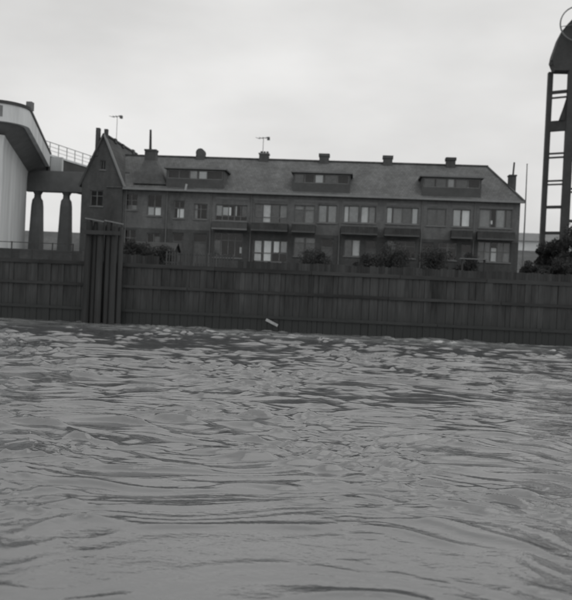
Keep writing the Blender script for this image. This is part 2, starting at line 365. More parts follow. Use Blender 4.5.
# ------------------------------------------------------------------ bridge head at the left
br = thing('bridge_approach', (-30, 66, GZ), 'pale concrete bridge head with rounded parapet, dark girder and two columns left of houses', 'bridge')
AX = Vector((-4.25, 13.2)).normalized(); PX = Vector((AX.y, -AX.x))          # along the deck / to its right
P0 = Vector((-24.95, 56.45))
def rim(off, r, n=9):
    """right-hand edge of the platform, set in by off, from the far end round the corner to the front"""
    far = P0 + AX * 24.0 - PX * off
    a = P0 - PX * off + AX * (off + r); c = a - PX * r
    pts = [far]
    ang0 = math.atan2(PX.y, PX.x)
    fr = math.radians(-90) - 0.02
    for k in range(n + 1):
        t = ang0 + (fr - ang0) * k / n
        pts.append(c + Vector((math.cos(t), math.sin(t))) * r)
    pts.append(Vector((-46, pts[-1].y + 0.15)))
    return pts
outer = rim(0, 2.2, 14); inn = rim(0.4, 1.8, 14)
def ring(z0, z1, name, mt, o_, i_):
    q = MB(); n = len(o_)
    vs = [(p.x, p.y, z) for z in (z0, z1) for p in o_] + [(p.x, p.y, z) for z in (z0, z1) for p in i_]
    fs = []
    for k in range(n - 1):
        fs += [(k, k + 1, n + k + 1, n + k), (2 * n + k + 1, 2 * n + k, 3 * n + k, 3 * n + k + 1), (n + k, n + k + 1, 3 * n + k + 1, 3 * n + k), (k + 1, k, 2 * n + k, 2 * n + k + 1)]
    fs += [(0, n, 3 * n, 2 * n), (n - 1, 3 * n - 1, 4 * n - 1, 2 * n - 1)]
    q.add(vs, fs); return q.build(name, mt, br)
ring(14.42, 15.74, 'parapet', 'concrete', outer, inn)
ring(15.74, 15.97, 'coping', 'steel_dark', rim(-0.08, 2.28, 14), rim(0.47, 1.73, 14))
hb, ht = rim(1.9, 0.4, 14), rim(0.35, 1.85, 14)
nq = len(hb); hm = MB(); hm.add([(p.x, p.y, 13.45) for p in hb] + [(p.x, p.y, 14.44) for p in ht], [(k, k + 1, nq + k + 1, nq + k) for k in range(nq - 1)])
hm.prism([(p.x, p.y) for p in hb] + [(-46, 79.5)], 13.45, 13.5, 'z')
hm.build('haunch', 'concrete_dark', br)
pd = [(p.x, p.y) for p in rim(0.4, 1.8, 14)] + [(-46, 79.5)]
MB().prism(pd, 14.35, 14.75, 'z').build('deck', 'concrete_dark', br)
pl = P0 + AX * 2.6
MB().box(pl.x - 0.3, pl.x + 0.14, pl.y - 0.25, pl.y + 0.25, 15.9, 16.55).build('pillar', 'concrete_dark', br)
ring(14.78, 15.58, 'parapet_dark_strip', 'concrete_dark', rim(-0.04, 2.24, 14)[11:], rim(0.06, 2.14, 14)[11:])  # darker strip laid over the front face of the parapet
MB().box(-32.3, -30.85, 78.75, 79.15, 13.76, 15.5).build('end_block', 'concrete', br)
# pier below, with a flared head
pr = []
pa = P0 - PX * 1.95 + AX * 0.9; pb = pa + AX * 20.0
prof = [(GZ - 0.3, 0.0), (12.6, 0.0), (13.3, 0.05), (13.6, 0.1)]
vs = []; fs = []
for z, o_ in prof:
    a = pa + PX * o_ - AX * o_ * 0.5; b = pb + PX * o_
    vs += [(-46, a.y + 0.4, z), (a.x - 0.5, a.y, z), (a.x, a.y + 0.5, z), (b.x, b.y, z), (-46, b.y, z)]
for k in range(len(prof) - 1):
    for j in range(4):
        fs.append((k * 5 + j, k * 5 + j + 1, k * 5 + 6 + j, k * 5 + 5 + j))
q = MB(); q.add(vs, fs); q.build('pier', 'concrete', br)
# bent of two columns under the deck end
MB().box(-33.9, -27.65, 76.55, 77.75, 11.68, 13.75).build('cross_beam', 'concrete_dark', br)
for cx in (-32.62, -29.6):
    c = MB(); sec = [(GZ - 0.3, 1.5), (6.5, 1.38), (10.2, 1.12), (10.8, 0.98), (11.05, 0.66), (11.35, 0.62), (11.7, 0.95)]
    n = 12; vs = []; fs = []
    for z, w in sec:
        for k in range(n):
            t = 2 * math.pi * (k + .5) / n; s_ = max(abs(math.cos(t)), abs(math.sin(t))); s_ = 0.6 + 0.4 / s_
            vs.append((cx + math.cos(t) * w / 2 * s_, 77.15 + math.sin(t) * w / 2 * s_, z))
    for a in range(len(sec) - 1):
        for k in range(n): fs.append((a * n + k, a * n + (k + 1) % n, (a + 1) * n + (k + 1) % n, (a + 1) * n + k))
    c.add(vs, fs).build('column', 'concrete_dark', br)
# deck beyond, running back behind the houses
e0, e1 = Vector((-32.1, 79.2)), Vector((-26.0, 110.0))
d_ = (e1 - e0).normalized(); nL = Vector((-d_.y, d_.x))
def quadbox(a, b, w0, w1, z0, z1, name, mt):
    ps = [a + nL * w0, b + nL * w0, b + nL * w1, a + nL * w1]
    return MB().prism([(p.x, p.y) for p in ps], z0, z1, 'z').build(name, mt, br)
quadbox(e0, e1, 0.1, 6.6, 14.5, 15.0, 'approach_deck', 'concrete_dark')
quadbox(e0 - d_ * 0.8, e1, -0.12, 0.16, 13.7, 15.55, 'girder', 'steel_dark')
quadbox(e0, e1, 6.3, 6.6, 13.7, 15.6, 'girder', 'steel_dark')
quadbox(e0 - d_ * 0.8, e1, -0.2, 0.3, 15.55, 15.75, 'kerb', 'concrete')
MB().prism([(-32.3, 77.3), (-28.3, 77.7), (-28.6, 84), (-30.9, 84), (-31.7, 79.5)], 12.6, 13.72, 'z').build('bearing_block', 'concrete_dark', br)
rail = quadbox(e0 - d_ * 2.2, e1, 0.03, 0.08, 17.0, 17.06, 'railing', 'steel_mid')
for z in (16.2, 16.6):
    a, b = e0 - d_ * 2.2 + nL * 0.05, e1 + nL * 0.05
    MB().bar((a.x, a.y, z), (b.x, b.y, z), 0.035).build('rail', 'steel_mid', rail)
for k in range(20):
    p = e0 + d_ * (k * 1.6 - 2.0) + nL * 0.05
    MB().bar((p.x, p.y, 15.7), (p.x, p.y, 17.05), 0.06).build('rail_post', 'steel_mid', rail)
# street railing on the quay edge before the bridge head
sr = thing('quay_railing', (-32, 53.6, GZ), 'low iron railing on the quay edge below the bridge head', 'railing')
for k in range(17):
    MB().bar((-44 + k * 1.5, 53.75, GZ), (-44 + k * 1.5, 53.75, 5.45), 0.07).build('post', 'steel_dark', sr)
for z in (4.85, 5.4): MB().bar((-44, 53.75, z), (-20, 53.75, z), 0.05).build('rail', 'steel_dark', sr)
lw = MB(); lw.box(-46, -19.4, 54.0, 54.35, GZ - 0.2, 4.95)
tag(lw.build('low_wall', 'brick_ground'), 'low dark wall on the quay edge at the foot of the bridge columns', 'wall')

# ------------------------------------------------------------------ the terrace
FY = 70.0; EZ = 11.45; RZ = 15.28; BY = 80.0
house = thing('brick_terrace', (-5, FY, GZ), 'long dark brick terrace with tiled roof, three box dormers and gabled left wing', 'building')

def wall_openings(x0, x1, z0, z1, y, holes, depth=0.24):
    xs = sorted({x0, x1} | {h[0] for h in holes} | {h[1] for h in holes}); zs = sorted({z0, z1} | {h[2] for h in holes} | {h[3] for h in holes})
    q = MB()
    def inside(cx, cz): return any(h[0] < cx < h[1] and h[2] < cz < h[3] for h in holes)
    for a, b in zip(xs, xs[1:]):
        for c, d in zip(zs, zs[1:]):
            if not inside((a + b) / 2, (c + d) / 2):
                q.add([(a, y, c), (b, y, c), (b, y, d), (a, y, d)], [(0, 1, 2, 3)])
    for a, b, c, d in holes:
        q.add([(a, y, c), (b, y, c), (b, y, d), (a, y, d), (a, y + depth, c), (b, y + depth, c), (b, y + depth, d), (a, y + depth, d)], [(0, 4, 5, 1), (1, 5, 6, 2), (2, 6, 7, 3), (3, 7, 4, 0)])
    return q

def window(parent, x0, x1, z0, z1, y, cols, transom=None, curtains=(), frame='white_paint', sill=True, dark_room=True):
    """part 'window' = outer frame; sub-parts: pane, mullion, curtain, sill"""
    t = 0.07; fy0, fy1 = y + 0.1, y + 0.17
    f = MB(); f.box(x0, x0 + t, fy0, fy1, z0, z1); f.box(x1 - t, x1, fy0, fy1, z0, z1); f.box(x0 + t, x1 - t, fy0, fy1, z0, z0 + t); f.box(x0 + t, x1 - t, fy0, fy1, z1 - t, z1)
    w = f.build('window', frame, parent)
    es = [x0 + t + (x1 - x0 - 2 * t) * c for c in [0] + list(cols) + [1]]
    for c in es[1:-1]: MB().box(c - 0.035, c + 0.035, fy0 + 0.01, fy1 - 0.003, z0 + t, z1 - t).build('mullion', frame, w)
    zz = [z0 + t, z1 - t]
    if transom:
        zt = z0 + (z1 - z0) * transom; zz = [z0 + t, zt, z1 - t]
        MB().box(x0 + t, x1 - t, fy0 + 0.016, fy1 - 0.006, zt - 0.03, zt + 0.03).build('transom', frame, w)
    for a, b in zip(es, es[1:]):
        for c, d in zip(zz, zz[1:]):
            q = MB(); tl = rng.uniform(-0.004, 0.004)
            q.add([(a, fy0 + 0.035 + tl, c), (b, fy0 + 0.035 - tl, c), (b, fy0 + 0.035 - tl, d), (a, fy0 + 0.035 + tl, d)], [(0, 1, 2, 3)])
            q.build('pane', 'glass', w)
    for u0, u1, v0, v1, tone in curtains:
        a, b = x0 + (x1 - x0) * u0, x0 + (x1 - x0) * u1; c, d = z0 + (z1 - z0) * v0, z0 + (z1 - z0) * v1
        n = max(4, int((b - a) / 0.07)); q = MB(); vs = []; fs = []
        for k in range(n + 1):
            xx = a + (b - a) * k / n; yy = y + 0.205 + (0.02 if k % 2 else -0.02) + rng.uniform(-.008, .008)
            vs += [(xx, yy, c + rng.uniform(-.02, .02)), (xx, yy, d)]
        for k in range(n): fs.append((2 * k, 2 * k + 2, 2 * k + 3, 2 * k + 1))
        q.add(vs, fs).build('curtain', 'curtain_' + tone, w, smooth=True)
    if sill: MB().box(x0 - 0.06, x1 + 0.06, y - 0.08, y + 0.098, z0 - 0.09, z0 - 0.002).build('sill', 'stone_trim', w)
    return w

WIN = [  # x0, x1, z0, z1, mullions, transom, curtains
    (-21.3, -20.15, 9.5, 11.0, (.5,), .6, ((.06, .94, .0, .3, 'dim'),)),
    (-19.25, -17.9, 9.05, 11.0, (.5,), .42, ((.06, .45, .02, .4, 'pale'), (.55, .94, .02, .4, 'pale'))),
    (-16.75, -15.75, 8.9, 10.5, (.5,), .6, ((.32, .95, .05, .55, 'pale'),)),
    (-14.9, -13.65, 8.9, 10.3, (.5,), .65, ((.0, .25, .0, 1, 'dim'),)),
    (-12.9, -9.98, 8.85, 10.3, (.2, .4, .6, .8), .3, ((.02, .19, .3, .95, 'mid'), (.22, .48, .35, .85, 'pale'), (.62, .66, .3, .95, 'mid'), (.82, .97, .3, .95, 'dim'))),
    (-9.35, -6.35, 8.8, 10.5, (.25, .5, .75), .3, ((.02, .24, .0, 1, 'dim'), (.27, .48, .02, 1, 'mid'), (.52, .74, 0, 1, 'dim'), (.78, .98, 0, 1, 'dim'))),
    (-5.75, -3.9, 8.9, 10.5, (.5,), .75, ((.03, .46, 0, .98, 'dim'), (.54, .97, 0, .98, 'dim'))),
    (-3.6, -1.9, 9.0, 10.6, (.5,), None, ((.05, .44, 0, .98, 'mid'), (.55, .96, 0, .98, 'mid'))),
    (-1.3, 0.05, 9.1, 10.62, (.33,), None, ((.05, .3, 0, .98, 'mid'), (.37, .97, .0, .98, 'mid'))),
    (0.22, 1.6, 9.1, 10.62, (.5,), None, ((.04, .46, 0, .98, 'mid'), (.55, .9, 0, .98, 'dim'))),
    (2.5, 5.3, 9.15, 10.62, (.2, .5, .8), None, ((.02, .17, 0, 1, 'pale'), (.22, .48, 0, 1, 'dim'), (.52, .77, 0, 1, 'dim'), (.82, .98, .0, 1, 'pale'))),
    (6.05, 7.75, 9.1, 10.62, (.5,), None, ((.05, .47, 0, 1, 'dim'), (.54, .95, 0, 1, 'dim'))),
    (8.3, 9.85, 9.1, 10.64, (.5,), None, ((.06, .44, .02, 1, 'pale'), (.55, .95, .02, 1, 'pale'))),
    (10.6, 13.45, 9.1, 10.75, (.35, .52, .8), None, ((.02, .33, 0, 1, 'dim'), (.34, .42, .2, .4, 'pale'), (.54, .78, 0, .98, 'mid'), (.83, .98, 0, 1, 'dim'))),
    # ground floor
    (-21.4, -20.15, 5.85, 7.7, (.5,), .6, ()),
    (-19.15, -17.9, 6.3, 7.45, (.5,), None, ((.55, .95, .0, .75, 'dim'),)),
    (-12.95, -10.3, 5.5, 7.75, (.25, .5, .75), .7, ((.02, .22, 0, .7, 'dim'), (.9, .98, .2, .45, 'pale'))),
    (-9.35, -6.2, 5.3, 7.25, (.28, .55, .78), .4, ((.05, .24, .42, .95, 'mid'), (.05, .24, .03, .36, 'mid'), (.32, .52, .03, .98, 'pale'), (.6, .76, .45, .95, 'pale'), (.8, .97, .45, .95, 'mid'))),
    (-5.65, -3.7, 5.9, 7.65, (.5,), .7, ((.03, .46, 0, .98, 'dim'), (.55, .97, 0, .98, 'dim'))),
    (-1.15, 0.3, 6.1, 7.6, (.5,), None, ((.06, .46, 0, 1, 'dim'), (.55, .95, 0, 1, 'mid'))),
    (2.65, 5.2, 6.1, 7.65, (.33, .66), .7, ((.0, .3, 0, 1, 'dim'),)),
    (7.2, 8.8, 6.1, 7.65, (.5,), .7, ()),
    (10.6, 13.45, 6.1, 7.88, (.2, .4, .6, .8), .5, ((.02, .38, 0, 1, 'dim'), (.62, .98, 0, 1, 'dim'), (.42, .58, 0, .7, 'mid'))),
]
DOORS = [(-16.75, -15.75), (-14.85, -13.6), (-3.2, -2.1), (5.8, 6.75), (0.75, 1.75), (9.2, 10.15)]
holes = [w[:4] for w in WIN] + [(a, b, GZ + 0.05, 7.6) for a, b in DOORS]
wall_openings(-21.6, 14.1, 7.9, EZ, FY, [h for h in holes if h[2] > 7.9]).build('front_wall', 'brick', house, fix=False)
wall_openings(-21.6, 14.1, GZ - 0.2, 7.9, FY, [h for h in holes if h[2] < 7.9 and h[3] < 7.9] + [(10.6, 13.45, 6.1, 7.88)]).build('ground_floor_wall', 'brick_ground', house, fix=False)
sw = MB()
sw.add([(14.1, FY, GZ - .2), (14.1, BY, GZ - .2), (14.1, BY, EZ), (14.1, FY, EZ)], [(0, 1, 2, 3)])
sw.add([(14.1, BY, GZ - .2), (-21.6, BY, GZ - .2), (-21.6, BY, EZ), (14.1, BY, EZ)], [(0, 1, 2, 3)])
sw.build('rear_wall', 'brick_dark', house, fix=False)
# rooms behind the windows: floor, ceiling and party walls keep the inside dark
rm = MB(); rm.box(-21.5, 14.0, FY + 0.3, BY - 0.1, 8.0, 8.25); rm.box(-21.5, 14.0, FY + 0.26, BY - 0.1, 11.05, 11.2); rm.box(-21.5, 14.0, FY + 4.0, FY + 4.15, GZ, 11.05)
for xx in (-20.0, -17.2, -13.3, -9.65, -6.05, -1.6, 1.85, 5.6, 8.05, 10.3): rm.box(xx - 0.1, xx + 0.1, FY + 0.27, FY + 4.0, GZ, 11.05)
rm.build('inner_walls', 'room', house)
for w in WIN: window(house, *w[:4], FY, *w[4:])
for a, b in DOORS:
    d = MB(); d.box(a + .08, b - .08, FY + .13, FY + .19, GZ + 0.1, 6.75); d.box(a, a + .08, FY + .1, FY + .2, GZ + .05, 7.6); d.box(b - .08, b, FY + .1, FY + .2, GZ + .05, 7.6)
    d.box(a + .08, b - .08, FY + .1, FY + .2, 6.75, 6.85); d.box(a + .08, b - .08, FY + .1, FY + .2, 7.52, 7.6)
    do = d.build('door', 'frame_dark', house)
    MB().add([(a + .08, FY + .15, 6.85), (b - .08, FY + .15, 6.85), (b - .08, FY + .15, 7.52), (a + .08, FY + .15, 7.52)], [(0, 1, 2, 3)]).build('pane', 'glass', do)
    MB().box(a + .15, a + .19, FY + .07, FY + .128, 5.2, 5.38).build('handle', 'zinc', do)
for x0, x1 in ((-12.95, -9.9), (-9.4, -6.3), (-5.8, -1.85), (-1.35, 1.65), (2.45, 5.35), (6.0, 7.8), (8.25, 9.9), (10.55, 13.5)):      # concrete lintels
    MB().box(x0, x1, FY - 0.025, FY + 0.09, 10.78, 10.98).build('lintel', 'stone_trim', house)
MB().box(-21.6, 14.1, FY - 0.03, FY + 0.05, GZ - 0.2, 4.9).build('plinth', 'brick_dark', house)
# balconies with boarded fronts
for x0, x1, mt in ((-13.05, -9.85, 'board'), (-9.5, -6.2, 'balcony_board'), (-5.85, -3.75, 'balcony_board'), (-1.45, 1.75, 'balcony_board'), (2.35, 5.45, 'balcony_board'), (8.15, 10.0, 'balcony_board'), (10.4, 13.6, 'balcony_board')):
    b = MB().box(x0, x1, FY - 0.95, FY - 0.004, 7.98, 8.12).build('balcony', 'stone_trim' if mt == 'board' else 'balcony_slab', house)
    n = int((x1 - x0) / 0.4)
    for k in range(n):
        w = (x1 - x0) / n
        MB().box(x0 + k * w + 0.008, x0 + (k + 1) * w - 0.008, FY - 0.93 + rng.uniform(-.008, .008), FY - 0.89, 8.123, 8.68).build('board', mt, b)
    MB().box(x0, x1, FY - 0.95, FY - 0.87, 8.69, 8.76).build('hand_rail', 'stone_trim' if mt == 'board' else 'frame_dark', b)
    for xx in (x0, x1 - 0.05): MB().box(xx, xx + 0.05, FY - 0.86, FY - 0.004, 8.123, 8.7).build('side_panel', mt, b)
for xx in (-21.2, -17.4, -13.3, -9.62, -1.6, 5.62, 10.2):
    MB().tube([(xx, FY - 0.07, GZ), (xx, FY - 0.07, 11.35)], [0.05, 0.05], 8).build('downpipe', 'zinc', house)

# main roof: front and back slope, hipped at the right
x_l, x_h, x_r = -23.0, 11.85, 14.35; yf, yb, ym = 69.6, 80.4, 75.0
ez = EZ + 0.02
rf = MB()
rf.add([(x_l, yf, ez), (x_r, yf, ez), (x_h, ym, RZ), (x_l, ym, RZ)], [(0, 1, 2, 3)])
rf.add([(x_r, yf, ez), (x_r, yb, ez), (x_h, ym, RZ)], [(0, 1, 2)])
rf.add([(x_r, yb, ez), (x_l, yb, ez), (x_l, ym, RZ), (x_h, ym, RZ)], [(0, 1, 2, 3)])
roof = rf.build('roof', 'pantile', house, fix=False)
MB().box(-21.45, x_r + 0.05, yf - 0.14, yf + 0.06, ez - 0.16, ez + 0.02).build('gutter', 'gutter', house)
MB().box(-21.45, x_r, yf + 0.06, FY - 0.003, ez - 0.13, ez - 0.03).build('soffit', 'white_paint', house)
MB().bar((x_l, ym, RZ + 0.03), (x_h + 0.1, ym, RZ + 0.03), 0.26, 0.16).build('ridge_tiles', 'pantile_dark', roof)
MB().bar((x_h, ym, RZ + 0.02), (x_r, yf, ez + 0.03), 0.2, 0.12).build('hip_tiles', 'pantile_dark', roof)
MB().bar((x_h, ym, RZ + 0.02), (x_r, yb, ez + 0.03), 0.2, 0.12).build('hip_tiles', 'pantile_dark', roof)
def roof_z(y): return ez + (RZ - ez) * (y - yf) / (ym - yf)

# chimneys along the ridge
for k, (cx, w, kind) in enumerate(((-15.5, .82, 'round'), (-9.3, .9, 'pots'), (-3.5, .9, 'cap'), (2.55, .86, 'cap'), (8.45, .84, 'cap'))):
    c = MB(); c.box(cx - w / 2, cx + w / 2, ym - 0.4, ym + 0.4, 14.3, 15.75)
    ch = c.build('chimney', 'brick_dark', house)
    if kind == 'round':
        MB().tube([(cx, ym - 0.42, 15.7), (cx, ym + 0.42, 15.7)], [w / 2 * 1.06] * 2, 14).build('cowl', 'brick_dark', ch)
    elif kind == 'pots':
        MB().box(cx - w / 2 - .06, cx + w / 2 + .06, ym - 0.46, ym + 0.46, 15.75, 15.87).build('cap', 'stone_trim', ch)
        for dx in (-.28, 0.02, .3): MB().tube([(cx + dx, ym, 15.87), (cx + dx, ym, 16.08)], [.12, .1], 8).build('pot', 'brick_dark', ch)
    else:
        MB().box(cx - w / 2 - .07, cx + w / 2 + .07, ym - 0.47, ym + 0.47, 15.72, 15.98).build('cap', 'brick_dark', ch)
    MB().box(cx - w / 2 - 0.12, cx + w / 2 + 0.12, ym - 0.9, ym - 0.41, 14.45, 14.92, rx=R(-2)).build('flashing', 'zinc', ch) if False else None
# end stack with an iron pipe beside the hip
c = MB(); c.box(13.35, 13.95, 71.6, 72.4, 11.3, 13.95); ch = c.build('chimney', 'brick_dark', house)
MB().box(13.3, 14.0, 71.55, 72.45, 13.95, 14.08).build('cap', 'brick_dark', ch)
MB().tube([(13.72, 72, 14.0), (13.78, 72, 15.25)], [.085, .075], 8).build('flue_pipe', 'steel_dark', ch)
c = MB(); c.box(12.2, 13.5, 77.2, 78.6, 11.3, 14.1); c.box(12.1, 13.6, 77.1, 78.7, 14.1, 14.22); c.build('rear_stack', 'brick_dark', house)

# box dormers
DORM = ((-17.55, -12.25, (.2, .4, .55, .72), ((.4, .53, .0, .95, 'mid'), (.57, .71, .05, .9, 'pale'))),
        (-5.95, -0.85, (.18, .36, .54, .8), ((.385, .52, .0, .98, 'pale'), (.0, .16, 0, .95, 'dim'), (.56, .78, 0, .95, 'dim'))),
        (5.5, 10.65, (.22, .42, .56, .8), ((.02, .2, 0, 1, 'dim'), (.24, .4, 0, 1, 'dim'), (.44, .54, .0, .98, 'mid'), (.58, .78, .0, .9, 'dim'))))
for x0, x1, cols, cur in DORM:
    dy = 69.92; zb = roof_z(dy) - 0.05; zt = 13.38; yb_ = yf + (zt - ez) / (RZ - ez) * (ym - yf) + 0.15
    zw = 12.5
    d = wall_openings(x0, x1, zb, zt, dy, [(x0 + 0.12, x1 - 0.12, zw, zt - 0.08)], 0.15)
    for xx, s in ((x0, 1), (x1, -1)):
        d.add([(xx, dy, zb), (xx, dy, zt), (xx, yb_, zt)], [(0, 1, 2) if s < 0 else (0, 2, 1)])
    dm = d.build('dormer', 'board', house, fix=False)
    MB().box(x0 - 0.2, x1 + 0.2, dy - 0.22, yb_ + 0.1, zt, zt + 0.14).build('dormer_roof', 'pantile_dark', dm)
    MB().box(x0 - 0.22, x1 + 0.22, dy - 0.25, dy - 0.221, zt + 0.0, zt + 0.15).build('fascia', 'stone_trim', dm)
    MB().box(x0 + .05, x1 - .05, dy + 1.2, dy + 1.3, zb + .3, zt - 0.02).build('inner_wall', 'room', dm)
    # window parts directly under the dormer
    X0, X1, Z0, Z1 = x0 + .12, x1 - .12, zw, zt - .08
    f = MB(); t = .06
    f.box(X0, X0 + t, dy + .03, dy + .1, Z0, Z1); f.box(X1 - t, X1, dy + .03, dy + .1, Z0, Z1); f.box(X0 + t, X1 - t, dy + .03, dy + .1, Z0, Z0 + t); f.box(X0 + t, X1 - t, dy + .03, dy + .1, Z1 - t, Z1)
    es = [X0 + t + (X1 - X0 - 2 * t) * q for q in [0] + list(cols) + [1]]
    for q in es[1:-1]: f.box(q - .035, q + .035, dy + .035, dy + .095, Z0 + t, Z1 - t)
    f.build('window_frame', 'white_paint', dm)
    for a, b in zip(es, es[1:]):
        MB().add([(a, dy + .06, Z0 + t), (b, dy + .06, Z0 + t), (b, dy + .06, Z1 - t), (a, dy + .06, Z1 - t)], [(0, 1, 2, 3)]).build('pane', 'glass', dm)
    for u0, u1, v0, v1, tone in cur:
        a, b = X0 + (X1 - X0) * u0, X0 + (X1 - X0) * u1; n = max(4, int((b - a) / .08)); vs = []; fs = []
        for k in range(n + 1):
            xx = a + (b - a) * k / n; yy = dy + .13 + (.02 if k % 2 else -.02)
            vs += [(xx, yy, Z0 + (Z1 - Z0) * v0), (xx, yy, Z0 + (Z1 - Z0) * v1)]
        for k in range(n): fs.append((2 * k, 2 * k + 2, 2 * k + 3, 2 * k + 1))
        MB().add(vs, fs).build('curtain', 'curtain_' + tone, dm, smooth=True)

# steep little roof with stack and tall pipe near the wing
tr = MB(); tr.frustum((-19.1, 71.3), 3.1, 2.6, 11.95, (-19.55, 71.9), 1.15, 0.95, 14.3); tu = tr.build('turret_roof', 'brick_ground', house)
MB().box(-20.1, -19.05, 71.5, 72.3, 14.2, 15.2).build('stack', 'brick_dark', tu); MB().box(-20.15, -19.0, 71.45, 72.35, 15.2, 15.36).build('cap', 'brick_dark', tu)
MB().tube([(-19.68, 71.9, 15.3), (-19.74, 71.9, 17.25)], [.13, .1], 8).build('flue_pipe', 'steel_dark', tu)

# gabled wing at the left
wx0, wx1, wy = -25.35, -21.5, 69.7; wc = (wx0 + wx1) / 2; apz = 16.2; wez = 11.95
hl = [(-24.5, -23.3, 9.7, 11.15), (-24.5, -23.2, 5.8, 7.6), (-23.68, -23.18, 13.05, 13.9)]
gw = wall_openings(wx0, wx1, GZ - .2, wez, wy, hl[:2])
wl_ = []
hx0, hx1, hz0, hz1 = hl[2]
def gx(z): return (z - wez) / (apz - wez) * (wx1 - wx0) / 2
gw.add([(wx0, wy, wez), (wx1, wy, wez), (wx1 - gx(hz0), wy, hz0), (wx0 + gx(hz0), wy, hz0)], [(0, 1, 2, 3)])
gw.add([(wx0 + gx(hz0), wy, hz0), (hx0, wy, hz0), (hx0, wy, hz1), (wx0 + gx(hz1), wy, hz1)], [(0, 1, 2, 3)])
gw.add([(hx1, wy, hz0), (wx1 - gx(hz0), wy, hz0), (wx1 - gx(hz1), wy, hz1), (hx1, wy, hz1)], [(0, 1, 2, 3)])
gw.add([(wx0 + gx(hz1), wy, hz1), (wx1 - gx(hz1), wy, hz1), (wc, wy, apz)], [(0, 1, 2)])
gw.add([(hx0, wy, hz0), (hx1, wy, hz0), (hx1, wy, hz1), (hx0, wy, hz1), (hx0, wy + .24, hz0), (hx1, wy + .24, hz0), (hx1, wy + .24, hz1), (hx0, wy + .24, hz1)], [(0, 4, 5, 1), (1, 5, 6, 2), (2, 6, 7, 3), (3, 7, 4, 0)])
gw.add([(wx0, wy, GZ - .2), (wx0, BY + .2, GZ - .2), (wx0, BY + .2, wez), (wx0, wy, wez)], [(3, 2, 1, 0)])
gw.add([(wx1, wy, GZ - .2), (wx1, BY + .2, GZ - .2), (wx1, BY + .2, wez), (wx1, wy, wez)], [(0, 1, 2, 3)])
gw.add([(wx1, BY + .2, GZ - .2), (wx0, BY + .2, GZ - .2), (wx0, BY + .2, wez), (wc, BY + .2, apz), (wx1, BY + .2, wez)], [(0, 1, 2, 3, 4)])
gw.build('gable_wing', 'brick_dark', house, fix=False)
MB().box(wx0 + .1, wx1 - .1, wy + 2.2, wy + 2.3, GZ, 13.2).build('inner_walls', 'room', house)
window(house, *hl[0], wy, (.5,), .65, ()); window(house, *hl[1], wy, (.5,), .65, ((.5, .95, 0, .9, 'dim'),)); window(house, *hl[2], wy, (.5,), None, (), 'frame_dark')
wr = MB()
wr.add([(wx0 - .25, wy - .05, wez - .5), (wx0 - .25, BY + .3, wez - .5), (wc, BY + .3, apz + .06), (wc, wy - .05, apz + .06)], [(0, 3, 2, 1)])
wr.add([(wx1 + .25, wy - .05, wez - .5), (wc, wy - .05, apz + .06), (wc, BY + .3, apz + .06), (wx1 + .25, BY + .3, wez - .5)], [(0, 3, 2, 1)])
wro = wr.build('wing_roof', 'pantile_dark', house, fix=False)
MB().bar((wx1 + .2, wy - .1, wez - .42), (wc, wy - .1, apz + .12), .22, .16).build('rake_board', 'gutter', wro)
MB().bar((wx0 - .2, wy - .1, wez - .42), (wc, wy - .1, apz + .12), .22, .16).build('rake_board', 'brick_dark', wro)
MB().bar((wc, wy, apz + .1), (wc, BY + .3, apz + .1), .26, .16).build('ridge_tiles', 'pantile_dark', wro)
for yy, h in ((72.6, .22), (75.0, .16), (78.6, .26)): MB().box(wc - .22, wc + .22, yy - .3, yy + .3, apz - .2, apz + h).build('vent_tile', 'pantile_dark', wro)
MB().box(wc + .0, wc + .3, wy - .1, wy + .25, apz - .3, apz + .55).build('finial', 'brick_dark', wro)
cc_ = MB(); cc_.box(-24.22, -23.9, wy - .06, wy + .4, 14.3, 16.85); cc_.build('chimney', 'brick_dark', house)
MB().box(-15.68, -15.5, yf - .2, yf - .145, ez - .1, ez + .5, ry=.15).build('bracket', 'pale_wood', house)

# aerials on the roofs
def aerial(x, y, z0, z1, label, n=4):
    a = thing('roof_aerial', (x, y, z0), label, 'aerial', 'aerials on the roof')
    MB().tube([(x, y, z0), (x, y, z1)], [.03, .025], 6).build('mast', 'wire', a)
    MB().bar((x - .55, y, z1 - .08), (x + .45, y - .4, z1 - .08), .04).build('boom', 'wire', a)
    for k in range(n):
        t = k / (n - 1); px, py = x - .55 + t, y - .4 * t; L = .35 - .04 * k
        MB().bar((px - .16, py - L, z1 - .06), (px + .16, py + L, z1 - .06), .035).build('element', 'wire', a)
    MB().box(x + .42, x + .66, y - .6, y - .3, z1 - .3, z1 - .02).build('reflector', 'steel_mid', a)
aerial(-24.75 + .45, 76, apz - .2, 19.3, 'thin aerial on the ridge of the gabled wing', 4)
aerial(-9.45, 75, 15.9, 17.4, 'short aerial on the second chimney of the long ridge', 4)

# mast beside the end wall
fp = thing('flagpole', (14.42, 69.4, GZ), 'thin tall pole standing beside the right end wall of the terrace', 'pole')
MB().tube([(14.42, 69.4, GZ), (14.42, 69.4, 10), (14.38, 69.4, 14.65)], [.07, .06, .04], 8).build('shaft', 'steel_mid', fp)
MB().tube([(14.38, 69.4, 14.65), (14.38, 69.4, 14.72)], [.06, .05], 8).build('knob', 'steel_mid', fp)

